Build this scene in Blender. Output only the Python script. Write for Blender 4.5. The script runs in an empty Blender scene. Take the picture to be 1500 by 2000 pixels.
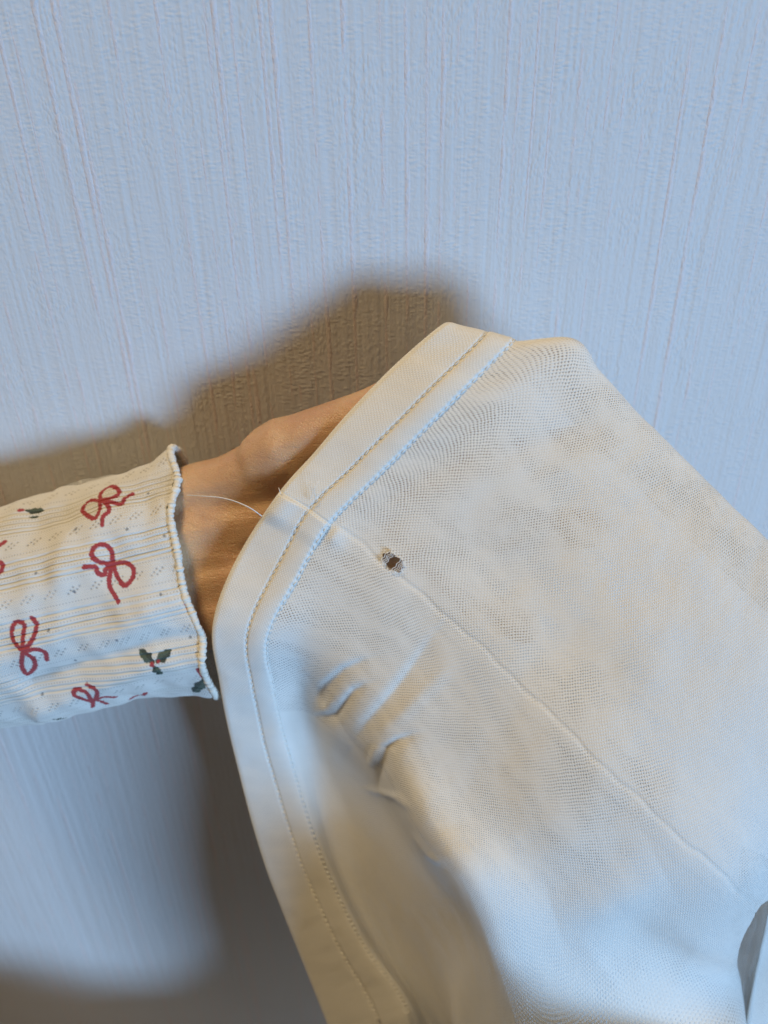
import bpy, bmesh, math, random
import numpy as np
from mathutils import Vector, Matrix

random.seed(7)
rng = np.random.default_rng(7)
SC = bpy.context.scene
COL = SC.collection

# ------------------------------------------------------------------ camera
D = 0.30                       # camera to wall, metres (wall is the plane y = 0)
FPX = 1500.0                   # focal length in photo pixels (photo is 1500 x 2000)
PITCH, ROLL = math.radians(30.95), math.radians(1.38)
CAM = np.array([0.0, -D, 0.0])
_F = np.array([0, math.cos(PITCH), -math.sin(PITCH)])
_R0 = np.array([1.0, 0, 0]); _U0 = np.cross(_R0, _F)
_R = math.cos(ROLL) * _R0 - math.sin(ROLL) * _U0
_U = math.cos(ROLL) * _U0 + math.sin(ROLL) * _R0
cam_d = bpy.data.cameras.new('camera'); cam = bpy.data.objects.new('camera', cam_d); COL.objects.link(cam)
m = Matrix.Identity(4)
for i in range(3):
    m[i][0], m[i][1], m[i][2], m[i][3] = _R[i], _U[i], -_F[i], CAM[i]
cam.matrix_world = m
cam_d.sensor_fit = 'VERTICAL'; cam_d.sensor_height = 36.0; cam_d.sensor_width = 27.0
cam_d.lens = FPX / 2000 * 36.0
cam_d.clip_start, cam_d.clip_end = 0.01, 50
cam_d.dof.use_dof = True; cam_d.dof.focus_distance = 0.262; cam_d.dof.aperture_fstop = 8.0
SC.camera = cam

# ------------------------------------------------------------------ light
w = bpy.data.worlds.new('World'); SC.world = w; w.use_nodes = True
w.node_tree.nodes['Background'].inputs[0].default_value = (1.0, 0.67, 0.35, 1)
w.node_tree.nodes['Background'].inputs[1].default_value = 0.072

def area(name, loc, target, sx, sy, col, power):
    d = bpy.data.lights.new(name, 'AREA'); d.shape = 'RECTANGLE'; d.size, d.size_y = sx, sy
    d.color = col; d.energy = power
    o = bpy.data.objects.new(name, d); COL.objects.link(o); o.location = loc
    o.rotation_euler = (Vector(target) - Vector(loc)).to_track_quat('-Z', 'Y').to_euler()
    return o
area('window_light', (2.50, -3.33, -0.70), (0, 0, -0.2), 1.18, 1.05, (0.36, 0.62, 1.0), 200.0)
area('room_lamp', (-0.58, -0.37, 1.58), (0, 0, -0.2), 0.50, 0.50, (1.0, 0.755, 0.43), 23.0)
vs = SC.view_settings
vs.view_transform = 'Standard'; vs.look = 'None'; vs.exposure = 0.0; vs.gamma = 1.0
SC.cycles.use_denoising = True
SC.cycles.max_bounces = 8
SC.cycles.transparent_max_bounces = 24

# ------------------------------------------------------------------ helpers
def ray(px, py):
    return _F + (px - 750) / FPX * _R + (1000 - py) / FPX * _U
def at(px, py, depth):                      # point at a depth along the view axis
    return CAM + ray(px, py) * depth
def on_wall(px, py):
    r = ray(px, py); return CAM + r * (D / r[1])
def to_px(P):
    q = np.asarray(P) - CAM
    d = q @ _F
    return 750 + FPX * (q @ _R) / d, 1000 - FPX * (q @ _U) / d, d

def tag(o, label=None, cat=None, group=None, kind=None):
    for k, v in (('label', label), ('category', cat), ('group', group), ('kind', kind)):
        if v: o[k] = v
    return o
def link(name, me, mat=None, parent=None):
    o = bpy.data.objects.new(name, me); COL.objects.link(o)
    if mat and not me.materials: me.materials.append(mat)
    if parent: o.parent = parent
    return o
def grid_mesh(name, P, uv=None, closed_v=False, attrs=None, keep=None):
    """P: (n, m, 3) grid of points -> quad mesh, smooth shaded."""
    n, mm = P.shape[:2]
    idx = np.arange(n * mm).reshape(n, mm)
    if closed_v: nxt = np.roll(idx, -1, axis=1)
    else: nxt = idx[:, 1:]; idx = idx[:, :-1]
    q = np.stack([idx[:-1], idx[1:], nxt[1:], nxt[:-1]], axis=-1).reshape(-1, 4)
    if keep is not None: q = q[keep.reshape(-1)]
    me = bpy.data.meshes.new(name)
    me.vertices.add(n * mm); me.vertices.foreach_set('co', P.reshape(-1).astype(np.float32))
    k = len(q)
    me.loops.add(4 * k); me.loops.foreach_set('vertex_index', q.reshape(-1).astype(np.int32))
    me.polygons.add(k)
    me.polygons.foreach_set('loop_start', (np.arange(k) * 4).astype(np.int32))
    me.polygons.foreach_set('use_smooth', np.ones(k, dtype=bool))
    me.update(calc_edges=True)
    if uv is not None:
        l = me.uv_layers.new(name='UVMap')
        l.data.foreach_set('uv', uv.reshape(-1, 2)[q.reshape(-1)].reshape(-1).astype(np.float32))
    for an, (typ, arr) in (attrs or {}).items():
        a = me.attributes.new(an, typ, 'POINT')
        if typ == 'FLOAT': a.data.foreach_set('value', arr.reshape(-1).astype(np.float32))
        else: a.data.foreach_set('color', arr.reshape(-1).astype(np.float32))
    me.validate()
    return me
def tube_mesh(name, pts, rad, nseg=8, bump=None):
    pts = np.asarray(pts, float); n = len(pts)
    rad = np.broadcast_to(np.asarray(rad, float), (n,)).copy()
    tan = np.gradient(pts, axis=0); tan /= np.linalg.norm(tan, axis=1)[:, None] + 1e-12
    ref = np.array([0.13, 0.4, 0.9]); 
    e1 = np.cross(tan, ref); e1 /= np.linalg.norm(e1, axis=1)[:, None]
    e2 = np.cross(tan, e1)
    th = np.arange(nseg) / nseg * 2 * np.pi
    R = rad[:, None] * (np.ones((n, nseg)) if bump is None else bump(n, th))
    P = pts[:, None] + R[..., None] * (np.cos(th)[None, :, None] * e1[:, None] + np.sin(th)[None, :, None] * e2[:, None])
    P[0] = pts[0]; P[-1] = pts[-1]
    return grid_mesh(name, P, closed_v=True)
def smooth(x, a, b):
    t = np.clip((x - a) / (b - a), 0, 1); return t * t * (3 - 2 * t)
def polyline(pts, n):
    pts = np.asarray(pts, float)
    s = np.r_[0, np.cumsum(np.linalg.norm(np.diff(pts, axis=0), axis=1))]
    W = hermite(s, np.linspace(0, s[-1], n)); return W @ pts
def hermite(knots, x):
    """weights matrix of a finite-difference cubic Hermite spline (linear in the values)."""
    k = np.asarray(knots, float); n = len(k); x = np.asarray(x, float)
    T = np.zeros((n, n))
    for i in range(n):
        if i == 0: d = k[1] - k[0]; T[0, 0], T[0, 1] = -1 / d, 1 / d
        elif i == n - 1: d = k[-1] - k[-2]; T[i, i - 1], T[i, i] = -1 / d, 1 / d
        else:
            h0, h1 = k[i] - k[i - 1], k[i + 1] - k[i]
            w0, w1 = h1 / (h0 + h1), h0 / (h0 + h1)
            T[i, i - 1] += -w0 / h0; T[i, i] += w0 / h0 - w1 / h1; T[i, i + 1] += w1 / h1
    W = np.zeros((len(x), n))
    j = np.clip(np.searchsorted(k, x, side='right') - 1, 0, n - 2)
    h = k[j + 1] - k[j]; t = (x - k[j]) / h
    r = np.arange(len(x))
    h00 = 2*t**3 - 3*t**2 + 1; h10 = t**3 - 2*t**2 + t; h01 = -2*t**3 + 3*t**2; h11 = t**3 - t**2
    W[r, j] += h00; W[r, j + 1] += h01
    W += (h10 * h)[:, None] * T[j] + (h11 * h)[:, None] * T[j + 1]
    return W
def seg_dist(X, Y, pts):
    """distance of points (X, Y) to a polyline and fraction along it"""
    best = np.full(X.shape, 1e9); fr = np.zeros(X.shape)
    n = len(pts) - 1
    for i in range(n):
        ax, ay = pts[i]; bx, by = pts[i + 1]
        dx, dy = bx - ax, by - ay; L = dx * dx + dy * dy + 1e-12
        t = np.clip(((X - ax) * dx + (Y - ay) * dy) / L, 0, 1)
        d = np.hypot(X - ax - t * dx, Y - ay - t * dy)
        mk = d < best; best = np.where(mk, d, best); fr = np.where(mk, (i + t) / n, fr)
    return best, fr
def waves(u, v, seed, scale, n=14):
    r = np.random.default_rng(seed); out = np.zeros(np.broadcast(u, v).shape)
    for _ in range(n):
        a = r.uniform(0, 2 * np.pi); f = 2 * np.pi / (scale * r.uniform(0.6, 1.7))
        out += np.sin(u * f * math.cos(a) + v * f * math.sin(a) + r.uniform(0, 6.28))
    return out / math.sqrt(n)

# ------------------------------------------------------------------ materials
class NT:
    def __init__(s, name):
        s.m = bpy.data.materials.new(name); s.m.use_nodes = True; s.t = s.m.node_tree
        s.t.nodes.clear(); s.out = s.n('ShaderNodeOutputMaterial')
    def n(s, typ, **kw):
        nd = s.t.nodes.new(typ)
        for k, v in kw.items():
            if hasattr(nd, k): setattr(nd, k, v)
        return nd
    def l(s, a, b): s.t.links.new(a, b)
    def val(s, sock, v):
        if isinstance(v, bpy.types.NodeSocket): s.l(v, sock)
        else: sock.default_value = v
    def math(s, op, a, b=0.0, c=0.0):
        nd = s.n('ShaderNodeMath', operation=op)
        for i, v in enumerate((a, b, c)): s.val(nd.inputs[i], v)
        return nd.outputs[0]
    def ramp(s, x, lo, hi, a=0.0, b=1.0):
        nd = s.n('ShaderNodeMapRange', interpolation_type='SMOOTHSTEP')
        for i, v in enumerate((x, lo, hi, a, b)): s.val(nd.inputs[i], v)
        return nd.outputs[0]
    def noise(s, vec, scale, detail=3, rough=0.55):
        nd = s.n('ShaderNodeTexNoise'); s.l(vec, nd.inputs['Vector'])
        nd.inputs['Scale'].default_value = scale; nd.inputs['Detail'].default_value = detail
        nd.inputs['Roughness'].default_value = rough
        return nd.outputs['Fac']
    def mapping(s, vec, scale):
        nd = s.n('ShaderNodeMapping'); s.l(vec, nd.inputs['Vector']); nd.inputs['Scale'].default_value = scale
        return nd.outputs[0]
    def mixc(s, f, a, b):
        nd = s.n('ShaderNodeMix', data_type='RGBA')
        s.val(nd.inputs[0], f); s.val(nd.inputs[6], a); s.val(nd.inputs[7], b)
        return nd.outputs[2]
    def bump(s, h, dist, strength=1.0, normal=None):
        nd = s.n('ShaderNodeBump'); s.l(h, nd.inputs['Height'])
        nd.inputs['Distance'].default_value = dist; nd.inputs['Strength'].default_value = strength
        if normal: s.l(normal, nd.inputs['Normal'])
        return nd.outputs[0]
    def mix(s, f, a, b):
        nd = s.n('ShaderNodeMixShader'); s.val(nd.inputs[0], f); s.l(a, nd.inputs[1]); s.l(b, nd.inputs[2])
        return nd.outputs[0]
    def principled(s, **kw):
        nd = s.n('ShaderNodeBsdfPrincipled')
        for k, v in kw.items(): s.val(nd.inputs[k.replace('_', ' ')], v)
        return nd
    def done(s, sh): s.l(sh, s.out.inputs['Surface']); return s.m

def wallpaper_mat():
    t = NT('wallpaper'); co = t.n('ShaderNodeTexCoord').outputs['Object']
    sep = t.n('ShaderNodeSeparateXYZ'); t.l(co, sep.inputs[0])
    warp = t.n('ShaderNodeTexNoise'); t.l(co, warp.inputs['Vector']); warp.inputs['Scale'].default_value = 160; warp.inputs['Detail'].default_value = 2
    wv = t.n('ShaderNodeVectorMath', operation='MULTIPLY_ADD'); t.l(warp.outputs['Color'], wv.inputs[0]); wv.inputs[1].default_value = (0.0016, 0, 0.0016); t.l(co, wv.inputs[2])
    def peb(sc):
        v = t.n('ShaderNodeTexVoronoi', feature='F1'); t.l(t.mapping(wv.outputs[0], sc), v.inputs['Vector'])
        v.inputs['Scale'].default_value = 1.0
        return t.ramp(v.outputs['Distance'], 0.75, 0.1)
    b1 = peb((360, 1, 760)); b2 = peb((820, 1, 430))
    sel = t.noise(t.mapping(co, (70, 1, 40)), 1.0, 2, 0.5)
    mx = t.n('ShaderNodeMix'); t.val(mx.inputs[0], t.ramp(sel, 0.40, 0.60)); t.l(b1, mx.inputs[2]); t.l(b2, mx.inputs[3])
    h3 = t.ramp(t.noise(t.mapping(co, (420, 1, 12)), 1.0, 1, 0.5), 0.3, 0.7)
    amp = t.ramp(t.noise(t.mapping(co, (55, 1, 30)), 1.0, 2), 0.3, 0.7, 0.55, 1.1)
    h4 = t.ramp(t.noise(t.mapping(co, (190, 1, 7)), 1.0, 1, 0.5), 0.35, 0.65)
    h = t.math('ADD', t.math('MULTIPLY', t.math('MULTIPLY', mx.outputs[0], amp), 0.8), t.math('MULTIPLY', h3, 0.8))
    h = t.math('ADD', h, t.math('MULTIPLY', h4, 0.9))
    h = t.math('ADD', h, t.math('MULTIPLY', t.noise(co, 1300, 2), 0.42))
    nrm = t.bump(h, 0.00015, 1.0)
    tint = t.noise(co, 9, 3)
    c = t.mixc(tint, (0.62, 0.595, 0.565, 1), (0.67, 0.645, 0.615, 1))
    return t.done(t.principled(Base_Color=c, Roughness=0.62, Normal=nrm, Specular_IOR_Level=0.3).outputs[0])

def strand_mat():
    t = NT('wallpaper_strand'); co = t.n('ShaderNodeTexCoord').outputs['Object']
    h = t.noise(t.mapping(co, (900, 900, 520)), 1.0, 2)
    c = t.mixc(t.noise(t.mapping(co, (60, 60, 90)), 1.0, 2), (0.655, 0.61, 0.58, 1), (0.70, 0.59, 0.545, 1))
    return t.done(t.principled(Base_Color=c, Roughness=0.55, Normal=t.bump(h, 0.0004), Specular_IOR_Level=0.35).outputs[0])

def jersey_mat(name, open_amt, base=(0.82, 0.80, 0.735, 1), trans=0.25):
    """fine cotton single jersey: real openings between the loops, loop relief, light passing through"""
    t = NT(name); uv = t.n('ShaderNodeUVMap').outputs[0]
    wob = t.n('ShaderNodeTexNoise'); t.l(uv, wob.inputs['Vector']); wob.inputs['Scale'].default_value = 0.35; wob.inputs['Detail'].default_value = 3
    ad = t.n('ShaderNodeVectorMath', operation='MULTIPLY_ADD'); t.l(wob.outputs['Color'], ad.inputs[0])
    ad.inputs[1].default_value = (0.9, 0.9, 0); t.l(uv, ad.inputs[2])
    sep = t.n('ShaderNodeSeparateXYZ'); t.l(ad.outputs[0], sep.inputs[0])
    su = t.math('SINE', t.math('MULTIPLY', sep.outputs[0], 2 * math.pi / 1.38))
    sv = t.math('SINE', t.math('MULTIPLY', sep.outputs[1], 2 * math.pi / 1.26))
    s = t.math('MULTIPLY', su, sv)
    var = t.noise(t.mapping(uv, (1.5, 0.55, 1)), 0.085, 4, 0.62)
    fine = t.noise(uv, 1.3, 2)
    hole = t.ramp(t.math('ADD', s, t.math('MULTIPLY', t.math('SUBTRACT', fine, 0.5), 0.9)), 0.22, 0.80)
    amt = t.math('MULTIPLY', t.ramp(var, 0.34, 0.68, 0.15, 1.0), open_amt)
    alpha = t.math('MULTIPLY', hole, amt)
    rib = t.math('ABSOLUTE', t.math('SINE', t.math('MULTIPLY', sep.outputs[0], math.pi / 0.69)))
    h = t.math('ADD', t.math('MULTIPLY', s, -0.5), t.math('MULTIPLY', rib, 0.5))
    h = t.math('ADD', h, t.math('MULTIPLY', t.noise(uv, 2.4, 3), 0.7))
    nrm = t.bump(h, 0.00010)
    c = t.mixc(t.noise(uv, 0.05, 3), base, tuple(x * 0.955 for x in base[:3]) + (1,))
    p = t.principled(Base_Color=c, Roughness=0.9, Normal=nrm, Specular_IOR_Level=0.15)
    p.inputs['Sheen Weight'].default_value = 0.15
    tr = t.n('ShaderNodeBsdfTranslucent'); t.l(c, tr.inputs[0]); t.l(nrm, tr.inputs['Normal'])
    tp = t.n('ShaderNodeBsdfTransparent')
    return t.done(t.mix(alpha, t.mix(trans, p.outputs[0], tr.outputs[0]), tp.outputs[0]))

def thread_mat(name, col, rough=0.6):
    t = NT(name); co = t.n('ShaderNodeTexCoord').outputs['Object']
    return t.done(t.principled(Base_Color=col, Roughness=rough, Normal=t.bump(t.noise(co, 6000, 2), 0.0001), Specular_IOR_Level=0.4).outputs[0])

def skin_mat():
    t = NT('skin'); co = t.n('ShaderNodeTexCoord').outputs['Object']
    v = t.n('ShaderNodeTexVoronoi', feature='DISTANCE_TO_EDGE'); t.l(t.mapping(co, (900, 900, 1250)), v.inputs['Vector']); v.inputs['Scale'].default_value = 1.0
    cr = t.ramp(v.outputs['Distance'], 0.0, 0.14)
    line = t.noise(t.mapping(co, (90, 300, 420)), 1.0, 3, 0.6)
    h = t.math('ADD', t.math('MULTIPLY', cr, 0.35), t.math('MULTIPLY', t.ramp(line, 0.36, 0.5), 0.5))
    h = t.math('ADD', h, t.noise(co, 1500, 3))
    nrm = t.bump(h, 0.00020)
    c = t.mixc(t.ramp(t.noise(co, 60, 3), 0.35, 0.7), (0.64, 0.40, 0.215, 1), (0.56, 0.32, 0.175, 1))
    p = t.principled(Base_Color=c, Roughness=0.37, Normal=nrm, Specular_IOR_Level=0.5)
    p.inputs['Coat Weight'].default_value = 0.3; p.inputs['Coat Roughness'].default_value = 0.28; t.l(nrm, p.inputs['Coat Normal'])
    p.inputs['Subsurface Weight'].default_value = 0.3; p.inputs['Subsurface Radius'].default_value = (0.004, 0.0016, 0.0008)
    p.inputs['Subsurface Scale'].default_value = 1.0
    return t.done(p.outputs[0])

def sleeve_mat():
    t = NT('printed_rib_knit'); uv = t.n('ShaderNodeUVMap').outputs[0]
    at_ = t.n('ShaderNodeAttribute', attribute_name='print'); ho = t.n('ShaderNodeAttribute', attribute_name='eyelet')
    sep = t.n('ShaderNodeSeparateXYZ'); t.l(uv, sep.inputs[0])
    su = t.math('SINE', t.math('MULTIPLY', sep.outputs[0], 2 * math.pi / 0.95))
    sv = t.math('SINE', t.math('MULTIPLY', sep.outputs[1], 2 * math.pi / 1.0))
    h = t.math('ADD', t.math('MULTIPLY', t.math('MULTIPLY', su, sv), 0.5), t.math('MULTIPLY', t.noise(uv, 2.2, 3), 0.9))
    nrm = t.bump(h, 0.0002)
    c = t.mixc(t.math('MULTIPLY', t.noise(uv, 1.6, 2), 0.16), at_.outputs['Color'], (0.45, 0.42, 0.38, 1))
    p = t.principled(Base_Color=c, Roughness=0.88, Normal=nrm, Specular_IOR_Level=0.15)
    p.inputs['Sheen Weight'].default_value = 0.15
    tr = t.n('ShaderNodeBsdfTranslucent'); t.l(c, tr.inputs[0])
    tp = t.n('ShaderNodeBsdfTransparent')
    return t.done(t.mix(ho.outputs['Fac'], t.mix(0.07, p.outputs[0], tr.outputs[0]), tp.outputs[0]))

M_WALL, M_STRAND = wallpaper_mat(), strand_mat()
M_BODY = jersey_mat('cream_jersey', 0.90, trans=0.04)
M_HEM = jersey_mat('cream_jersey_folded', 0.20, trans=0.05)
M_STITCH = thread_mat('stitch_thread', (0.80, 0.77, 0.70, 1))
M_PALE = thread_mat('pale_thread', (0.80, 0.77, 0.70, 1), 0.45)
M_TRIM = thread_mat('overlock_thread', (0.78, 0.74, 0.64, 1), 0.8)
M_SKIN, M_SLEEVE = skin_mat(), sleeve_mat()

# ------------------------------------------------------------------ the wall and its raised strands
def build_wall():
    x0, x1, z0, z1 = -0.75, 0.75, -1.15, 0.25
    P = np.zeros((29, 31, 3))
    P[..., 0] = np.linspace(x0, x1, 31)[None]; P[..., 2] = np.linspace(z0, z1, 29)[:, None]
    wall = link('wall', grid_mesh('wall', P[:, ::-1].copy()), M_WALL)
    tag(wall, 'pale wallpaper wall with woven grain and thin raised vertical strands', 'wall', kind='structure')
    # strands seen plainly in the photo: (px, py) of one point on each, prominence
    seen = [((66, 20), 1.0), ((141, 198), 1.0), ((420, 60), 1.0), ((318, 120), .6), ((534, 108), .8), ((744, 100), .9),
            ((834, 200), .9), ((624, 384), .8), ((858, 560), .8), ((1145, 30), .7), ((994, 60), .7), ((1050, 60), .4),
            ((1197, 100), .5), ((1397, 150), .7), ((1332, 200), .7), ((1449, 205), .5), ((22, 300), .7), ((690, 560), .8),
            ((560, 640), .8), ((480, 700), .7), ((330, 700), .6), ((795, 560), .8), ((258, 720), .9), ((890, 300), .35), ((64, 1427), .9),
            ((192, 1555), .9), ((270, 1540), .8), ((330, 1480), .6), ((20, 1500), .6)]
    xs = [(on_wall(*p)[0], a) for p, a in seen]
    x = -0.62
    while x < 0.62:
        if min(abs(x - q[0]) for q in xs) > 0.0035: xs.append((x, random.choice((.1, .15, .25, .4))))
        x += random.uniform(0.0045, 0.012)
    for x, amp in xs:
        zz = np.arange(z0 + 0.02, z1 - 0.02, 0.0022); n = len(zz)
        r = np.random.default_rng(int((x + 2) * 1e5))
        raw = r.normal(size=n + 40); ker = np.hanning(9); ker /= ker.sum()
        bead = np.convolve(raw, ker, 'same')[20:20 + n] * 1.6
        ker2 = np.hanning(61); ker2 /= ker2.sum()
        slow = np.convolve(r.normal(size=n + 200), ker2, 'same')[100:100 + n] * 4.2
        wd = (0.00035 + 0.00050 * amp) * np.clip(1 + 0.25 * bead + 0.22 * slow, 0.35, 1.8)
        ht = (0.00005 + 0.00018 * amp) * np.clip(0.75 + 0.45 * bead + 0.6 * slow, -0.25, 1.7)
        xc = x + 0.00022 * bead + 0.00035 * slow
        prof = np.array([(-1.25, -0.12), (-0.75, 0.5), (-0.25, 0.95), (0.3, 0.92), (0.78, 0.45), (1.25, -0.12)])
        P = np.zeros((n, 6, 3))
        P[..., 0] = xc[:, None] + wd[:, None] * prof[None, :, 0]
        P[..., 1] = -ht[:, None] * prof[None, :, 1] + 0.00006
        P[..., 2] = zz[:, None]
        link('wallpaper_strand', grid_mesh('wallpaper_strand', P[:, ::-1].copy()), M_STRAND, wall)
build_wall()

# ------------------------------------------------------------------ the shirt: a control net of stations x rows
def st(*pts): return [at(*p) for p in pts]
NET = []
T = [(875,631,.2645),(950,653,.261),(1005,667,.259),(1108,660,.2555),(1172,727,.255),(1252,812,.2535),(1345,905,.251),(1455,1014,.247),(1605,1155,.241),(1790,1330,.236),(1900,1450,.25)]
S = [(548,962,.276),(606,996,.273),(645,1024,.2712),(690,1050,.270),(752,1106,.2675),(866,1200,.2635),(1002,1326,.256),(1202,1522,.2445),(1428,1728,.248),(1474,1776,.268),(1460,1794,.30)]
def lerp(f, bul):
    return [(a[0]+(b[0]-a[0])*f, a[1]+(b[1]-a[1])*f, a[2]+(b[2]-a[2])*f-bul) for a, b in zip(T, S)]
Tb2 = [(p[0]-80, p[1]+68, p[2]+.030) for p in T]
Tb1 = [(p[0]-20, p[1]+18, p[2]+.014) for p in T]
Tb1[0] = (862,668,.275); Tb2[0] = (840,720,.288)
U1, U2, U3 = lerp(.22, .0035), lerp(.48, .0035), lerp(.76, .001)
U1[0], U2[0], U3[0] = (800,690,.2665), (712,776,.269), (622,878,.273)
L1 = [(473,1076,.283),(543,1106,.279),(586,1124,.276),(640,1158,.2745),(722,1216,.2715),(832,1302,.267),(952,1432,.260),(1142,1632,.2495),(1352,1828,.266),(1436,1862,.290),(1430,1880,.33)]
L2 = [(417,1225,.286),(483,1242,.284),(523,1254,.283),(585,1270,.285),(672,1318,.279),(772,1404,.272),(886,1536,.265),(1052,1728,.2585),(1262,1915,.287),(1442,1965,.317),(1430,1990,.36)]
L3 = [(430,1330,.298),(494,1338,.297),(535,1341,.297),(588,1352,.304),(664,1400,.290),(752,1478,.2775),(838,1606,.263),(966,1784,.258),(1135,2060,.302),(1400,2130,.335),(1420,2180,.38)]
L4 = [(464,1490,.320),(530,1496,.320),(574,1498,.320),(606,1488,.325),(655,1506,.322),(735,1572,.310),(812,1682,.298),(925,1852,.294),(1042,2062,.318),(1200,2180,.36),(1240,2250,.40)]
L5 = [(520,1690,.338),(592,1690,.334),(636,1690,.332),(660,1696,.340),(696,1710,.342),(734,1740,.340),(796,1814,.335),(884,1950,.330),(980,2100,.372),(1040,2250,.39),(1060,2330,.41)]
L6 = [(583,1851,.353),(660,1840,.344),(706,1834,.341),(728,1840,.352),(752,1858,.357),(784,1888,.358),(830,1942,.356),(896,2045,.356),(962,2180,.412),(1020,2350,.42),(1040,2430,.43)]
L7 = [(650,2020,.368),(740,1990,.356),(800,1976,.352),(824,1990,.366),(846,2014,.371),(876,2048,.372),(910,2092,.372),(954,2165,.372),(992,2280,.43),(1030,2450,.44),(1040,2530,.45)]
def low(x, y, z, dx):
    d = (0, .009, .015, .023, .033, .050, .072, .10, .13, .16, .19)
    return [np.array([x + dx * k, y, z - k * 0.8]) for k in d]
for s_ in (Tb2, Tb1, T, U1, U2, U3, S, L1, L2, L3, L4, L5, L6, L7): NET.append(st(*s_))
NET += [low(-.026, -.122, -.450, .9), low(-.018, -.150, -.520, .7), low(-.050, -.165, -.574, .4), low(-.135, -.165, -.540, .1), low(-.29, -.165, -.508, -.1)]  # unseen cloth added below the frame, shaped to shade the lower wall
for st_, rw_, p_ in ((9, 8, (.088, -.155, -.395)), (10, 8, (.050, -.150, -.41)), (9, 9, (.118, -.200, -.325)), (9, 10, (.13, -.215, -.48)), (10, 9, (.078, -.208, -.288)), (10, 10, (.08, -.215, -.49)),  # unseen fold pulled towards the camera to block window light from hem and pocket
                     (11, 8, (.022, -.148, -.405)), (11, 9, (.036, -.208, -.298)), (11, 10, (.04, -.215, -.50)),
                     (12, 8, (.010, -.145, -.43)), (12, 9, (.016, -.205, -.37)), (12, 10, (.02, -.21, -.55)),
                     (13, 8, (.008, -.155, -.44)), (13, 9, (.006, -.20, -.47)), (13, 10, (.01, -.2, -.61))):
    NET[st_][rw_] = np.array(p_)
NET = np.array(NET); iT, iS = 2, 6
row_a = np.linalg.norm(np.diff(NET[:, 2], axis=0), axis=1)
KA = np.r_[0, np.cumsum(row_a)]
KB = np.r_[0, np.cumsum(np.linalg.norm(np.diff(NET[iS, :], axis=0), axis=1))]
aS, bA, bB = KA[iS], KB[1], KB[2]
def surf(a, b):
    return np.einsum('ij,jkc,lk->ilc', hermite(KA, a), NET, hermite(KB, b))
def normals(P):
    n = np.cross(np.gradient(P, axis=0), np.gradient(P, axis=1))
    n /= np.linalg.norm(n, axis=2)[..., None] + 1e-12
    return n
_c = surf(np.array([aS + .01, aS + .011]), np.array([.05, .051])); _n = np.cross(_c[1, 0] - _c[0, 0], _c[0, 1] - _c[0, 0])
FLIP = 1.0 if _n @ (CAM - _c[0, 0]) > 0 else -1.0

def undulate(P, N, A, B):
    """soft drape, pulled folds and dimples of the cloth, along the surface normal"""
    px, py, dp = to_px(P)
    calm = 1 - 0.85 * smooth(A, KA[9] - 0.012, KA[10])
    h = (0.00016 * waves(A, B, 3, 0.036) + 0.00004 * waves(A, B, 5, 0.014)) * calm
    front = (A > KA[iT] - 0.004)
    def ridge(pts, wd, ht, fade=True):
        d, f = seg_dist(px, py, pts)
        e = np.exp(-(d / wd) ** 2)
        if fade: e = e * np.sin(np.clip(f, 0.02, 0.98) * np.pi) ** 0.6
        return ht * e
    def fold(pts, w_left, w_right, ht):
        """crease with a steep and a gentle flank (left / right of the drawing direction)"""
        d, f = seg_dist(px, py, pts)
        p0 = np.array(pts[0], float); p1 = np.array(pts[-1], float)
        k = np.clip((f * (len(pts) - 1)).astype(int), 0, len(pts) - 2); q = np.array(pts, float)
        ax_, ay_ = q[k, 0], q[k, 1]; bx_, by_ = q[k + 1, 0], q[k + 1, 1]
        side = (bx_ - ax_) * (py - ay_) - (by_ - ay_) * (px - ax_)
        wd = np.where(side > 0, w_right, w_left)
        return ht * np.exp(-np.abs(d / wd) ** 1.5) * np.sin(np.clip(f, 0.03, 0.97) * np.pi) ** 0.7
    g = fold([(690, 1448), (714, 1413), (765, 1354), (795, 1316), (850, 1235)], 11, 28, -0.0015)
    g += ridge([(735, 1440), (800, 1380), (880, 1300)], 16, 0.0006)
    g += fold([(612, 1372), (632, 1340), (668, 1308), (720, 1285)], 6, 20, -0.0013)
    g += fold([(812, 1432), (775, 1446), (752, 1463), (741, 1500), (738, 1540)], 16, 6, -0.0016)
    g += fold([(715, 1335), (688, 1350), (668, 1376), (652, 1398), (600, 1400)], 14, 6, -0.0015)
    g += ridge([(735, 1455), (728, 1478), (722, 1500)], 9, 0.0008)
    g += ridge([(648, 1362), (640, 1380), (628, 1392)], 9, 0.0008)
    g += fold([(588, 1310), (640, 1385), (700, 1470), (740, 1530)], 20, 9, -0.0009)
    g += ridge([(712, 1540), (775, 1556), (800, 1580)], 7, 0.0007)
    g += ridge([(808, 1630), (835, 1668), (862, 1690)], 6, 0.0007)
    g += ridge([(585, 1310), (590, 1400), (640, 1520), (700, 1650)], 20, -0.0012)
    # fingers pressing up from inside
    g += ridge([(900, 810), (1000, 745), (1085, 700)], 42, 0.0009)
    g += ridge([(960, 900), (1090, 850), (1180, 830)], 38, -0.0006)
    g += ridge([(760, 1000), (900, 940), (1040, 900)], 45, 0.0005)
    g += ridge([(1080, 1790), (1180, 1760), (1300, 1700)], 60, 0.0022)
    g += ridge([(1340, 1900), (1250, 1850), (1180, 1900)], 70, -0.0028)
    h = h + np.where(front, g, 0)
    return P + N * (h * FLIP)[..., None]

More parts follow.
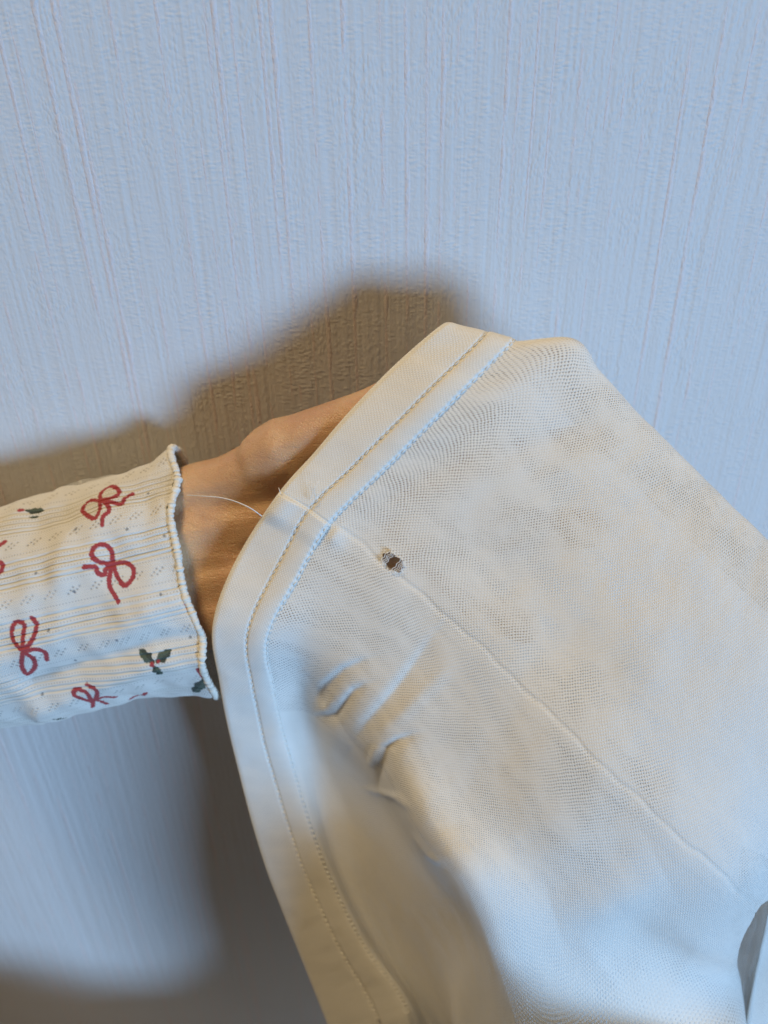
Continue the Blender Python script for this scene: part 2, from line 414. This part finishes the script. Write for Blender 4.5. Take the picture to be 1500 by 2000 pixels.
shirt = bpy.data.objects.new('shirt', None); COL.objects.link(shirt)
base_pt = at(760, 1100, .262); shirt.location = base_pt
tag(shirt, 'cream cotton shirt stretched over a hand, with a small hole beside its side seam', 'shirt')
SH_INV = Matrix.Translation(-Vector(base_pt))
def shirt_part(name, me, mat, parent=None):
    o = link(name, me, mat); o.parent = parent or shirt
    o.matrix_parent_inverse = SH_INV
    return o

def build_body():
    a = np.concatenate([np.linspace(KA[0], KA[iT - 1], 20)[:-1], np.arange(KA[iT - 1], KA[13], 0.00072), np.linspace(KA[13], KA[-1], 90)[1:]])
    b = np.concatenate([np.arange(0.0012, KB[8], 0.00072), np.linspace(KB[8], KB[-1], 60)[1:]])
    P = surf(a, b); N = normals(P)
    A, B = np.meshgrid(a, b, indexing='ij')
    P = undulate(P, N, A, B)
    # side seam: shallow groove, seam allowance showing as a faint flat ridge below it
    ds = A - aS - 0.0004 * np.sin(B * 190) - 0.0003 * np.sin(B * 470)
    body = smooth(B, bB, bB + 0.004)
    h = -0.0005 * np.exp(-((ds + .0003) / 0.0005) ** 2) + 0.00012 * smooth(ds, 0.0002, 0.0012) * (1 - smooth(ds, 0.0048, 0.0062))
    # thick folded seam end just past the hem
    h += 0.0010 * np.exp(-((ds - 0.0035) / 0.0038) ** 2) * np.exp(-((B - bB - 0.0032) / 0.0036) ** 2)
    P = P + N * (h * body * FLIP)[..., None]
    # the hole
    hc = np.array(to_px_inv(769, 1099, a, b, P))
    U = A - a[hc[0]]; V = B - b[hc[1]]
    ang = np.arctan2(V, U); rr = np.hypot(U / 0.0025, V / 0.0043)
    wob = 1 + 0.07 * np.sin(3 * ang + .4) + 0.07 * np.sin(5 * ang + 1.1) + 0.06 * np.sin(11 * ang)
    rr = rr / wob
    cen = (rr[:-1, :-1] + rr[1:, :-1] + rr[:-1, 1:] + rr[1:, 1:]) / 4
    keep = cen > 1.0
    # snap the rim to a clean outline
    rim = (rr > 0.72) & (rr < 1.28)
    cut_in = np.zeros_like(rr, bool); cut_in[:-1, :-1] |= ~keep; cut_in[1:, :-1] |= ~keep; cut_in[:-1, 1:] |= ~keep; cut_in[1:, 1:] |= ~keep
    kp = np.zeros_like(rr, bool); kp[:-1, :-1] |= keep; kp[1:, :-1] |= keep; kp[:-1, 1:] |= keep; kp[1:, 1:] |= keep
    edge = cut_in & kp & rim
    ii, jj = np.where(edge)
    f = 1.0 / rr[ii, jj]
    newa = a[hc[0]] + U[ii, jj] * f; newb = b[hc[1]] + V[ii, jj] * f
    ga = np.gradient(P, axis=0); gb = np.gradient(P, axis=1)
    da = (newa - a[ii]) / np.gradient(a)[ii]; db = (newb - b[jj]) / np.gradient(b)[jj]
    P[ii, jj] += ga[ii, jj] * da[:, None] + gb[ii, jj] * db[:, None]
    # lips of the hole curl up a little
    P = P + N * (FLIP * 0.00015 * np.exp(-((rr - 1.0) / 0.22) ** 2))[..., None]
    uv = np.stack([A, B], -1) * 1000
    me = grid_mesh('body_panel', P, uv, keep=keep)
    me.materials.append(M_BODY); me.materials.append(M_HEM)
    dbl = np.broadcast_to((a[:-1] > KA[9] + 0.3 * (KA[10] - KA[9]))[:, None], keep.shape)[keep]
    me.polygons.foreach_set('material_index', dbl.astype(np.int32))
    o = shirt_part('body_panel', me, None)
    return o, P, N, a, b, hc
def to_px_inv(x, y, a, b, P):
    px, py, d = to_px(P); k = (px - x) ** 2 + (py - y) ** 2 + 1e6 * (np.arange(len(a)) < np.searchsorted(a, KA[iT]))[:, None]
    return np.unravel_index(np.argmin(k), k.shape)
body, BP, BN, Ba, Bb, HC = build_body()
_bpx, _bpy, _bd = to_px(BP)
_front = (Ba > KA[iT] + 0.002)[:, None] & np.ones(len(Bb), bool)[None]
def shirt_depth(x, y):
    k = np.where(_front, (_bpx - x) ** 2 + (_bpy - y) ** 2, 1e12)
    return _bd.reshape(-1)[np.argmin(k)]
def body_pt(a_, b_, h=0.0):
    """point on the finished body sheet near parameters (a, b)"""
    i = np.clip(np.searchsorted(Ba, a_), 1, len(Ba) - 1); j = np.clip(np.searchsorted(Bb, b_), 1, len(Bb) - 1)
    fa = (a_ - Ba[i - 1]) / (Ba[i] - Ba[i - 1]); fb = (b_ - Bb[j - 1]) / (Bb[j] - Bb[j - 1])
    p = BP[i-1, j-1]*(1-fa)*(1-fb) + BP[i, j-1]*fa*(1-fb) + BP[i-1, j]*(1-fa)*fb + BP[i, j]*fa*fb
    return p + BN[i, j] * FLIP * h

# ---- hem band: a folded strip with two stitch grooves
def hem_height(A, B):
    h = 0.0008 * np.sqrt(np.clip(smooth(B, -0.0004, 0.0016), 0, 1))
    h += -0.0004 * np.exp(-((B - bA) / 0.0006) ** 2)
    for b_, o_ in ((bA, 0.0), (bB - 0.0001, 0.0012)):
        q = (np.mod(A - (KA[iT] - 0.003 + o_) + 0.0013, 0.0026) - 0.0) ; q = np.minimum(q, 0.0026 - q)
        h += -0.0005 * np.exp(-(q / 0.00030) ** 2) * np.exp(-((B - b_) / 0.00042) ** 2)
    h += 0.00050 * np.clip(1 - ((B - (bA + bB) / 2) / ((bB - bA) / 2)) ** 2, 0, 1) ** 0.8
    h += -0.0007 * np.exp(-((B - bB) / 0.0006) ** 2)
    t = A - aS
    lap = smooth(t, -0.0003, 0.0005) * (1 - smooth(t, 0.0060, 0.0115))
    h += lap * (0.0008 + 0.0012 * np.exp(-((B - bA * 0.35) / 0.0045) ** 2))
    h += -0.0007 * np.exp(-((t + 0.0003) / 0.0004) ** 2)
    h += 0.00005 * waves(A, B, 11, 0.010) + 0.00025 * waves(A, B * 0.6, 12, 0.03) * smooth(B, 0, 0.004)
    # slight pucker at each stitch
    h += 0.00012 * np.cos(A * 2 * np.pi / 0.0026) * np.exp(-((B - bB + 0.0005) / 0.0009) ** 2)
    return h
def hem_surface(a, b):
    P = surf(a, b); N = normals(P); A, B = np.meshgrid(a, b, indexing='ij')
    P = undulate(P, N, A, B)
    return P, N, A, B
def build_hem():
    a = np.concatenate([np.linspace(KA[0], KA[iT - 1], 20)[:-1], np.arange(KA[iT - 1], KA[13], 0.00038), np.linspace(KA[13], KA[-1], 90)[1:]])
    b = np.concatenate([np.arange(0.0, bB + 0.0005, 0.00030)])
    P, N, A, B = hem_surface(a, b)
    Q = P + N * (hem_height(A, B) * FLIP)[..., None]
    e = P[:, :1] - (P[:, 1:2] - P[:, :1]) / 0.00030 * 0.0004           # rolled fold at the very edge
    n0 = N[:, :1] * FLIP
    roll = [P[:, 8:9] - n0 * 0.0013, P[:, 1:2] - n0 * 0.0012, e - n0 * 0.0006, e + n0 * 0.0002]
    j = -1
    endp = P[:, j:] + (P[:, j:] - P[:, j-1:j]) * 0.8 - N[:, j:] * FLIP * 0.0006
    Q = np.concatenate(roll + [Q[:, 1:], endp], axis=1)
    bb = np.concatenate([[0.0034, 0.0004, -0.0006, -0.0002], b[1:], [b[-1] + 0.0008]])
    uv = np.stack(np.meshgrid(a, bb, indexing='ij'), -1) * 1000 * 1.12
    return shirt_part('hem_band', grid_mesh('hem_band', Q, uv), M_HEM)
hem = build_hem()

def stitch_mesh():
    t = np.linspace(0, 1, 9); L = 0.0022
    pts = np.stack([(t - .5) * L, np.zeros(9), -0.00022 * (2 * t - 1) ** 2], -1)
    r = 0.00019 * np.sqrt(np.clip(1 - (2 * t - 1) ** 4, 0.02, 1))
    return tube_mesh('stitch', pts, r, 6)
def build_stitches():
    me = stitch_mesh(); me.materials.append(M_STITCH)
    for b0, off in ((bA, 0.0), (bB - 0.0001, 0.0012)):
        a = np.arange(KA[iT] - 0.003 + off, KA[13] + 0.004, 0.0026)
        b = np.array([b0 - 0.0004, b0, b0 + 0.0004])
        P, N, A, B = hem_surface(a, b)
        Q = P + N * ((hem_height(A, B) + 0.00026) * FLIP)[..., None]
        Q, N = Q[:, 1], N[:, 1] * FLIP
        tan = np.gradient(Q, axis=0); tan /= np.linalg.norm(tan, axis=1)[:, None]
        for k in range(len(a)):
            px, py, _ = to_px(Q[k])
            if not (-20 < px < 1520 and -20 < py < 2040): continue
            x = Vector(tan[k]); z = Vector(N[k]); y = z.cross(x).normalized()
            skew = random.uniform(-.2, .2)
            x2 = (x + y * skew).normalized(); z = x2.cross(y).normalized() if x2.cross(y).dot(z) > 0 else z; y2 = z.cross(x2).normalized()
            M = (Matrix((x2, y2, z)).transposed() @ Matrix.Diagonal((random.uniform(.72, 1.08), random.uniform(.75, 1.15), 1))).to_4x4(); M.translation = Vector(Q[k])
            o = bpy.data.objects.new('stitch', me); COL.objects.link(o)
            o.parent = hem; o.matrix_parent_inverse = Matrix.Identity(4)
            o.matrix_basis = M
build_stitches()

def build_seam():
    """the thin cord of the side seam lying in its groove"""
    bs = np.arange(bB + 0.001, KB[9], 0.0009)
    pts = np.array([body_pt(aS + 0.0004*math.sin(b*190) + 0.0003*math.sin(b*470) - 0.00045 + 0.0001*math.sin(b*2300), b, -0.00028) for b in bs])
    r = 0.00008 * (1 + 0.3 * np.sin(bs * 2600) * np.sin(bs * 310))
    shirt_part('side_seam', tube_mesh('side_seam', pts, r, 6), M_STITCH)
build_seam()

def build_hole_threads():
    """ladder threads left across both ends of the hole, wavy from the unravelled loops"""
    a0, b0 = Ba[HC[0]], Bb[HC[1]]
    for side in (-1, 1):
        for k in range(4):
            v = side * (0.0014 + 0.00068 * k) + random.uniform(-.00008, .00008)
            half = 0.0028 * math.sqrt(max(0.06, 1 - (v / 0.0049) ** 2)) + 0.0003
            n = 44; q = np.linspace(-1, 1, n); pts = []
            for t in q:
                uu = t * half
                vv = v + 0.00022 * math.sin(t * half / 0.0022 * 2 * math.pi + side * .5 + .25 * k) + 0.00024 * side * (1 - t * t)
                i, j = a0 + uu, b0 + vv
                base = surf(np.array([i]), np.array([j]))[0, 0]
                pts.append(base + BN[HC[0], HC[1]] * FLIP * (0.0008 - 0.0004 * (1 - t * t)))
            shirt_part('torn_thread', tube_mesh('torn_thread', pts, 0.00013, 6), M_PALE)
    # frayed loop ends round the rim
    for k in range(10):
        th = random.uniform(0, 6.28); r0 = 1.05
        u0, v0 = 0.0027 * r0 * math.cos(th), 0.0047 * r0 * math.sin(th)
        L = random.uniform(0.0004, 0.0010); tw = random.uniform(-.7, .7)
        pts = []
        for t in np.linspace(0, 1, 8):
            i = a0 + u0 - L * t * math.cos(th + tw * t); j = b0 + v0 - L * t * math.sin(th + tw * t)
            pts.append(surf(np.array([i]), np.array([j]))[0, 0] + BN[HC[0], HC[1]] * FLIP * (0.0009 + 0.0004 * t))
        shirt_part('frayed_end', tube_mesh('frayed_end', pts, 0.00012, 5), M_PALE)
build_hole_threads()

def thread_px(name, pts, rad, n=40, mat=None):
    P = polyline([at(*p) for p in pts], n)
    r = rad * (1 + 0.12 * np.sin(np.arange(n) * 1.9))
    return shirt_part(name, tube_mesh(name, P, r, 6), mat or M_PALE)
thread_px('loose_thread', [(364,967,.291),(400,969,.282),(432,972,.279),(462,980,.277),(490,993,.276),(514,1010,.279)], 0.00019, 60)
sd = .2695
thread_px('loose_thread', [(611,985,sd+.0005),(617,972,sd-.0012),(613,960,sd-.002),(618,948,sd-.0022),(623,938,sd-.0012)], 0.00012, 30)
thread_px('loose_thread', [(603,978,sd+.0012),(610,966,sd-.0004),(607,950,sd-.001),(604,938,sd)], 0.00010, 30)
thread_px('loose_thread', [(548,965,.274),(546,958,.2725),(544,952,.273)], 0.00012, 12)

# back of the shirt showing past the right edge of the bulge
def build_back_panel():
    rows = [[(1450,1650,.42),(1432,1775,.43),(1424,1880,.43),(1415,1990,.43),(1405,2100,.44)],
            [(1532,1690,.315),(1500,1780,.318),(1482,1880,.328),(1462,1990,.34),(1452,2100,.355)],
            [(1560,1680,.308),(1522,1780,.311),(1502,1880,.321),(1484,1990,.333),(1474,2100,.35)],
            [(1800,1660,.30),(1790,1780,.31),(1780,1880,.32),(1770,1990,.33),(1760,2100,.345)]]
    C = np.array([[at(*p) for p in r] for r in rows])
    u = np.linspace(0, 3, 60); v = np.linspace(0, 4, 90)
    P = np.einsum('ij,jkc,lk->ilc', hermite(range(4), u), C, hermite(range(5), v))
    N = normals(P); Uu, Vv = np.meshgrid(u, v, indexing='ij')
    P = P + N * (0.0004 * waves(Uu, Vv, 21, 0.9))[..., None]
    uv = np.stack([Uu * 45, Vv * 28], -1)
    shirt_part('back_panel', grid_mesh('back_panel', P, uv), M_BODY)
build_back_panel()

# ------------------------------------------------------------------ the person: forearm and hand
def build_hand():
    bm = bmesh.new()
    def capsule_chain(ch, steps=14):
        pts = np.array([list(at(p[0], p[1], p[2])) + [p[3]] for p in ch])
        s = np.r_[0, np.cumsum(np.linalg.norm(np.diff(pts[:, :3], axis=0), axis=1))]
        n = max(3, int(s[-1] / 0.0022)); Q = hermite(s, np.linspace(0, s[-1], n)) @ pts
        for q in Q:
            bmesh.ops.create_icosphere(bm, subdivisions=2, radius=q[3], matrix=Matrix.Translation(Vector(q[:3])))
    def under(px, py, r, gap=0.0085):               # centre depth so that the limb lies just under the cloth
        g = gap * (0.35 + 0.65 * min(1.0, max(0.0, (1120 - px) / 200.0)))
        return (px, py, shirt_depth(px, py) + r + g, r)
    for dy, r in ((-52, .0205), (0, .0225), (52, .021)):
        capsule_chain([(-260, 1262 + dy * 1.1, .330, r * 1.12), (0, 1202 + dy, .3245, r * 1.06), (200, 1140 + dy * .95, .320, r), (330, 1085 + dy * .95, .316, r * .93)])
    capsule_chain([(330, 1005, .316, .0160), (400, 966, .311, .0142), (450, 952, .307, .0136), (520, 926, .301, .0150), (590, 900, .294, .0145)])
    capsule_chain([(330, 1070, .313, .0185), (420, 1040, .310, .0165), (520, 1010, .306, .0150), (620, 980, .300, .0135)])
    capsule_chain([(330, 1140, .315, .0190), (430, 1130, .312, .0175), (540, 1115, .307, .0155), (640, 1110, .301, .0140)])
    capsule_chain([(330, 1180, .316, .0180), (430, 1190, .313, .0170), (520, 1180, .308, .0150)])
    # raised tendons at the wrist
    capsule_chain([(385, 1000, .3005, .0036), (440, 1012, .2995, .0032), (500, 1030, .299, .0030)])
    capsule_chain([(395, 1090, .2985, .0036), (455, 1085, .2978, .0032)])
    # ball of the thumb, thumb
    capsule_chain([(535, 902, .296, .0150), (562, 886, .2925, .0150)])
    capsule_chain([(548, 892, .295, .0142), (590, 872, .290, .0132), (660, 838, .285, .0112), (745, 800, .280, .0100), (800, 764, .278, .0094), (850, 726, .277, .0086)])
    # palm and fingers under the cloth
    kn = [(800, 890, .0098), (835, 965, .0100), (825, 1050, .0096), (780, 1140, .0088)]
    roots = [(600, 930), (610, 990), (610, 1050), (600, 1110)]
    for (kx, ky, r), (rx, ry) in zip(kn, roots):
        capsule_chain([under(rx, ry, .0125, .008), under((rx + kx) / 2, (ry + ky) / 2, .0115), under(kx, ky, r)])
    for ch in ([(800, 890, .0095), (900, 815, .0088), (1000, 750, .0082), (1072, 712, .0074)],
               [(835, 965, .0096), (970, 915, .0090), (1090, 880, .0083), (1180, 865, .0074)],
               [(825, 1050, .0092), (960, 1035, .0086), (1070, 1030, .0080), (1150, 1035, .0072)],
               [(780, 1140, .0084), (880, 1165, .0076), (960, 1195, .0070), (1025, 1225, .0064)]):
        capsule_chain([under(*c) for c in ch])
    me = bpy.data.meshes.new('person'); bm.to_mesh(me); bm.free()
    tmp = bpy.data.objects.new('tmp', me); COL.objects.link(tmp)
    r = tmp.modifiers.new('r', 'REMESH'); r.mode = 'VOXEL'; r.voxel_size = 0.0011
    s = tmp.modifiers.new('s', 'SMOOTH'); s.factor = 0.6; s.iterations = 24
    dg = bpy.context.evaluated_depsgraph_get()
    new = bpy.data.meshes.new_from_object(tmp.evaluated_get(dg)); new.name = 'person'
    bpy.data.objects.remove(tmp)
    new.polygons.foreach_set('use_smooth', np.ones(len(new.polygons), bool))
    new.materials.clear(); new.materials.append(M_SKIN)
    o = link('person', new)
    tag(o, "person's bare wrist and hand reaching from a printed sleeve into the cream shirt", 'person')
    return o
person = build_hand()

# ------------------------------------------------------------------ the sleeve
CREAM = np.array([0.81, 0.785, 0.71]); RED = np.array([0.42, 0.035, 0.045]); GREEN = np.array([0.055, 0.085, 0.06]); DOT = np.array([0.30, 0.31, 0.30])
def build_sleeve():
    C = np.array([at(-260, 1268, .330), at(0, 1207, .3245), at(200, 1160, .320), at(330, 1134, .317), at(404, 1120, .315), at(450, 1110, .313)])
    s = np.r_[0, np.cumsum(np.linalg.norm(np.diff(C, axis=0), axis=1))]
    send = s[4]
    ns, nt = 520, 1000
    th = np.arange(nt) / nt * 2 * np.pi                    # 0 top, 90 deg towards camera, 180 bottom
    q = np.linspace(0, 1, ns); q = q ** 0.85
    edge = send + 0.0022 * np.cos(th) * 0 + 0.0012 * np.sin(th * 4 - 0.9) + 0.0007 * np.sin(th * 9 + 2.0) - 0.0042 * smooth(th, 1.75, 2.6) * (1 - smooth(th, 3.6, 4.4))
    Sx = q[:, None] * edge[None]                           # (ns, nt)
    W = hermite(s, Sx.reshape(-1)); Cc = (W @ C).reshape(ns, nt, 3)
    ax = C[-2] - C[0]; ax /= np.linalg.norm(ax)
    e2 = -(_F + 0.0 * _U); e2 = e2 - (e2 @ ax) * ax; e2 /= np.linalg.norm(e2)
    e1 = np.cross(e2, ax); e1 = e1 if e1 @ _U > 0 else -e1
    ra = hermite(s, Sx.reshape(-1)) @ np.array([.0478, .0460, .0464, .0478, .0488, .0490]); ra = ra.reshape(ns, nt)
    rb = hermite(s, Sx.reshape(-1)) @ np.array([.036, .034, .032, .0295, .0270, .0260]); rb = rb.reshape(ns, nt)
    TH = np.broadcast_to(th, (ns, nt))
    arc = np.broadcast_to(np.r_[0, np.cumsum(np.hypot(.045 * np.diff(np.cos(th)), .034 * np.diff(np.sin(th))))], (ns, nt)) * 1000   # mm round the arm
    L = Sx * 1000                                          # mm along the arm
    base = Cc + e1 * (ra * np.cos(TH))[..., None] + e2 * (rb * np.sin(TH))[..., None]
    N = e1 * (np.cos(TH) / ra)[..., None] + e2 * (np.sin(TH) / rb)[..., None]
    N /= np.linalg.norm(N, axis=2)[..., None]
    px, py, _ = to_px(base); facing = np.einsum('ijk,ijk->ij', N, CAM - base) > 0
    # soft folds of the loose sleeve
    h = 0.0011 * waves(L * 0.7, arc, 31, 34) + 0.00042 * waves(L, arc * 0.8, 32, 14)
    def ridge(pts, wd, ht):
        d, f = seg_dist(px, py, pts); return ht * np.exp(-(d / wd) ** 2) * np.where(facing, 1, 0)
    h = h + ridge([(0, 1190), (90, 1150), (160, 1100)], 30, 0.0016) + ridge([(0, 1290), (120, 1240), (230, 1230), (330, 1180)], 26, 0.0018)
    h = h + ridge([(60, 1330), (200, 1290), (300, 1250), (420, 1245)], 18, -0.0022) + ridge([(80, 1385), (220, 1330), (300, 1300), (410, 1290)], 20, 0.0018)
    # flare at the cut edge
    h = h + 0.0014 * smooth(q, 0.93, 1.0)[:, None] * (0.3 + 0.8 * np.sin(th * 7 + 0.5) + .5 * np.sin(th * 3) + 1.6 * np.exp(-((th - .25) / .2) ** 2))[None]
    # ribs: groups of grooves, plain bands between
    ph = np.mod(arc + 3.0 + 0.5 * np.sin(L / 23.0), 22.0)
    groove = np.zeros_like(ph)
    for c0 in (1.4, 3.9, 6.4, 8.9, 10.6): groove += np.exp(-((ph - c0) / 0.30) ** 2)
    h = h - (0.00062 + 0.00012 * waves(L, arc, 61, 40)) * groove + 0.00007 * np.cos(arc * 2 * np.pi / 1.1)
    inband = smooth(ph, 11.6, 12.4) * (1 - smooth(ph, 21.0, 21.8))
    # pointelle eyelets: little diamonds in the plain bands, rows of pin holes beside the grooves
    eye = np.zeros_like(ph)
    cy = ph - 16.4; cl = np.mod(L + 3.1 * np.floor((arc + 3.0) / 22.0) + 0.9 * np.sin(L / 11.0), 8.2) - 4.1
    for dx, dy in ((-1.1, 0), (1.1, 0), (0, 1.0), (0, -1.0), (-2.2, 1.0), (2.2, -1.0)):
        eye = np.maximum(eye, np.exp(-(((cl - dx) / 0.34) ** 2 + ((cy - dy) / 0.34) ** 2)))
    pin = np.zeros_like(ph)
    for c0 in (2.65, 5.15, 7.65, 12.2, 20.6):
        pin = np.maximum(pin, np.exp(-((ph - c0) / 0.26) ** 2) * (0.5 + 0.5 * np.cos(L * 2 * np.pi / 1.15)) ** 3)
    eyelet = np.clip((0.55 + 0.14 * waves(L, arc, 51, 9)) * eye + 0.42 * pin, 0, 0.8)
    h = h - 0.0003 * eye - 0.0001 * pin
    P = base + N * h[..., None]
    # the print, laid out in millimetres on the cloth
    px, py, _ = to_px(P)
    kpx = np.where(facing, px, 1e6)
    def cloth(pts):
        out = []
        for x, y in pts:
            i = np.argmin((kpx - x) ** 2 + (py - y) ** 2); out.append((L.reshape(-1)[i], arc.reshape(-1)[i]))
        return out
    colr = np.broadcast_to(CREAM, (ns, nt, 3)).copy()
    rag = 0.10 * waves(L, arc, 41, 1.2) + 0.08 * waves(L, arc, 42, 0.5)
    def paint(pts, wid, c, n=18, conv=True):
        k = cloth(pts) if conv else pts
        if len(k) > 2: k = [tuple(p) for p in polyline(k, n)]
        ka = np.array(k); bx = (L > ka[:, 0].min() - 3) & (L < ka[:, 0].max() + 3) & (arc > ka[:, 1].min() - 3) & (arc < ka[:, 1].max() + 3)
        d, f = seg_dist(L[bx], arc[bx], k)
        mk = (1 - smooth(d + rag[bx], wid * 0.75, wid * 1.12))[:, None]
        colr[bx] = colr[bx] * (1 - mk) + c * mk
    def blob(x, y, rx, c, ry=None):
        (l0, a0), = cloth([(x, y)]); nonlocal colr
        d = np.hypot((L - l0) / rx, (arc - a0) / (ry or rx)); mk = (1 - smooth(d + rag, 0.7, 1.15))[..., None]
        colr = colr * (1 - mk) + c * mk
    def cr(pts): return [(x * 0.3, 860 + y * 0.3) for x, y in pts]
    def leaf(p0, p1, wid):
        (l0, a0), (l1, a1) = cloth([p0, p1]); nonlocal colr
        dl, da = l1 - l0, a1 - a0; LL = math.hypot(dl, da)
        t = ((L - l0) * dl + (arc - a0) * da) / LL ** 2; n = np.abs(((L - l0) * da - (arc - a0) * dl) / LL)
        prof = wid * np.sin(np.clip(t, 0, 1) * np.pi) ** 0.7 * (1 + 0.2 * np.cos(t * np.pi * 5))
        mk = (1 - smooth(n + rag * .5, prof * 0.85, prof * 1.05 + 0.02)) * ((t > 0) & (t < 1)); mk = mk[..., None]
        g = GREEN * (1 + 0.35 * np.sign(((L - l0) * da - (arc - a0) * dl)))[..., None]
        colr = colr * (1 - mk) + g * mk
    W_ = 0.95
    bows = [
        [[(650,390),(662,335),(705,305),(760,312),(775,345),(738,372),(650,390)], [(650,390),(575,402),(540,440),(570,490),(622,505),(645,460),(650,390)],
         [(650,390),(720,402),(795,405),(812,378),(860,350)], [(655,395),(705,430),(708,465),(672,490),(665,550)]],
        [[(735,805),(640,790),(595,750),(610,700),(670,678),(718,700),(735,805)], [(735,805),(810,795),(870,830),(865,890),(810,945),(770,900),(735,805)],
         [(735,805),(690,840),(680,875),(640,865),(620,830),(545,828)], [(735,810),(715,880),(712,950),(745,1010),(770,1050)]],
        [[(150,1370),(85,1300),(78,1230),(110,1180),(150,1190),(155,1270),(150,1370)], [(150,1370),(215,1420),(230,1470),(180,1520),(145,1480),(150,1370)],
         [(150,1370),(200,1320),(235,1250),(235,1190),(210,1160)], [(155,1370),(230,1360),(290,1375),(305,1430)]],
        [[(600,1700),(530,1680),(475,1650),(490,1625),(550,1635),(600,1700)], [(605,1700),(630,1670),(620,1620),(570,1595)], [(605,1700),(680,1670),(750,1672)], [(605,1735),(610,1690),(700,1718)]],
        [[(1400,1550),(1310,1520),(1295,1490),(1340,1472),(1390,1490)]],
        [[(-60,800),(10,800),(18,830),(-10,870)], [(-30,700),(0,680),(30,662)]],
        [[(850,1675),(900,1655),(945,1645)]],
        [[(1290,1105),(1288,1060),(1298,1018)]],
    ]
    for bw in bows:
        for ln in bw: paint(cr(ln), W_, RED)
    def C3(x, y): return (x * 0.3, 860 + y * 0.3)
    leaf(C3(1005,1455), C3(905,1360), 1.9); leaf(C3(1010,1450), C3(1120,1360), 1.7); leaf(C3(1000,1465), C3(1055,1525), 1.6)
    blob(*C3(990,1465), 1.0, RED); blob(*C3(1030,1440), 0.7, RED)
    leaf(C3(160,455), C3(285,455), 1.6); blob(*C3(137,455), 1.5, RED, 1.1)
    leaf(C3(1345,1540), C3(1255,1640), 2.0); leaf(C3(1165,250), C3(1140,340), 1.3); leaf(C3(1190,410), C3(1178,510), 1.4)
    leaf(C3(340,1815), C3(440,1805), 1.0); leaf(C3(215,1830), C3(250,1838), 0.7)
    leaf(C3(185,500), C3(255,495), 0.45)
    for x, y in ((965,345),(493,578),(827,580),(1070,620),(235,865),(480,985),(1045,1005),(760,1305),(1238,1282),(490,1435),(275,1650),(315,1240),(1258,965)):
        blob(*C3(x, y), 0.62, DOT)
    # the same print goes on round the unseen side
    r = np.random.default_rng(5)
    for _ in range(9):
        l0, a0 = r.uniform(5, 125), r.uniform(135, 240); t0 = r.uniform(0, 6.28)
        for k in range(2):
            ph_ = t0 + 2.2 * k; lp = [(l0 + 7 * math.cos(ph_ + x) * math.sin(x * 2.2 + .01), a0 + 7 * math.sin(ph_ + x) * math.sin(x * 2.2 + .01)) for x in np.linspace(0, 1.4, 8)]
            paint(lp, W_, RED, conv=False)
    col4 = np.concatenate([colr, np.ones((ns, nt, 1))], -1)
    uv = np.stack([L, arc], -1)
    me = grid_mesh('sleeve', P, uv, closed_v=True, attrs={'print': ('FLOAT_COLOR', col4), 'eyelet': ('FLOAT', eyelet)})
    me.materials.append(M_SLEEVE)
    sl = link('sleeve', me, parent=person)
    sl['label'] = 'cream ribbed sleeve printed with red bows and holly sprigs'
    # overlocked lettuce edge: a cord wrapped in close thread turns
    E = P[-1]; E = np.concatenate([E, E[:1]], 0)
    n = 2600
    t = np.linspace(0, 1, n); pts = np.stack([np.interp(t, np.linspace(0, 1, len(E)), E[:, k]) for k in range(3)], -1)
    ln = np.r_[0, np.cumsum(np.linalg.norm(np.diff(pts, axis=0), axis=1))]
    pts = pts + ax * 0.0004
    nseg = 12
    tan = np.gradient(pts, axis=0); tan /= np.linalg.norm(tan, axis=1)[:, None]
    f1 = ax[None] - (tan @ ax)[:, None] * tan; f1 /= np.linalg.norm(f1, axis=1)[:, None]; f2 = np.cross(tan, f1)
    tt = np.arange(nseg) / nseg * 2 * np.pi
    jit = np.convolve(np.random.default_rng(9).normal(size=n), np.hanning(15) / np.hanning(15).sum(), 'same')
    phase = 2 * np.pi * (ln[:, None] / 0.0012) + 0.9 * np.sin(tt)[None] + 1.2 * jit[:, None]
    R = 0.00130 * (1 + 0.13 * np.abs(np.sin(phase / 2)) ** 0.8 - 0.08 + 0.35 * jit[:, None])
    Q = pts[:, None] + R[..., None] * (1.05 * np.cos(tt)[None, :, None] * f1[:, None] + 0.9 * np.sin(tt)[None, :, None] * f2[:, None])
    tm = grid_mesh('overlock_edge', Q, closed_v=True); tm.materials.append(M_TRIM)
    link('overlock_edge', tm, parent=sl)
build_sleeve()
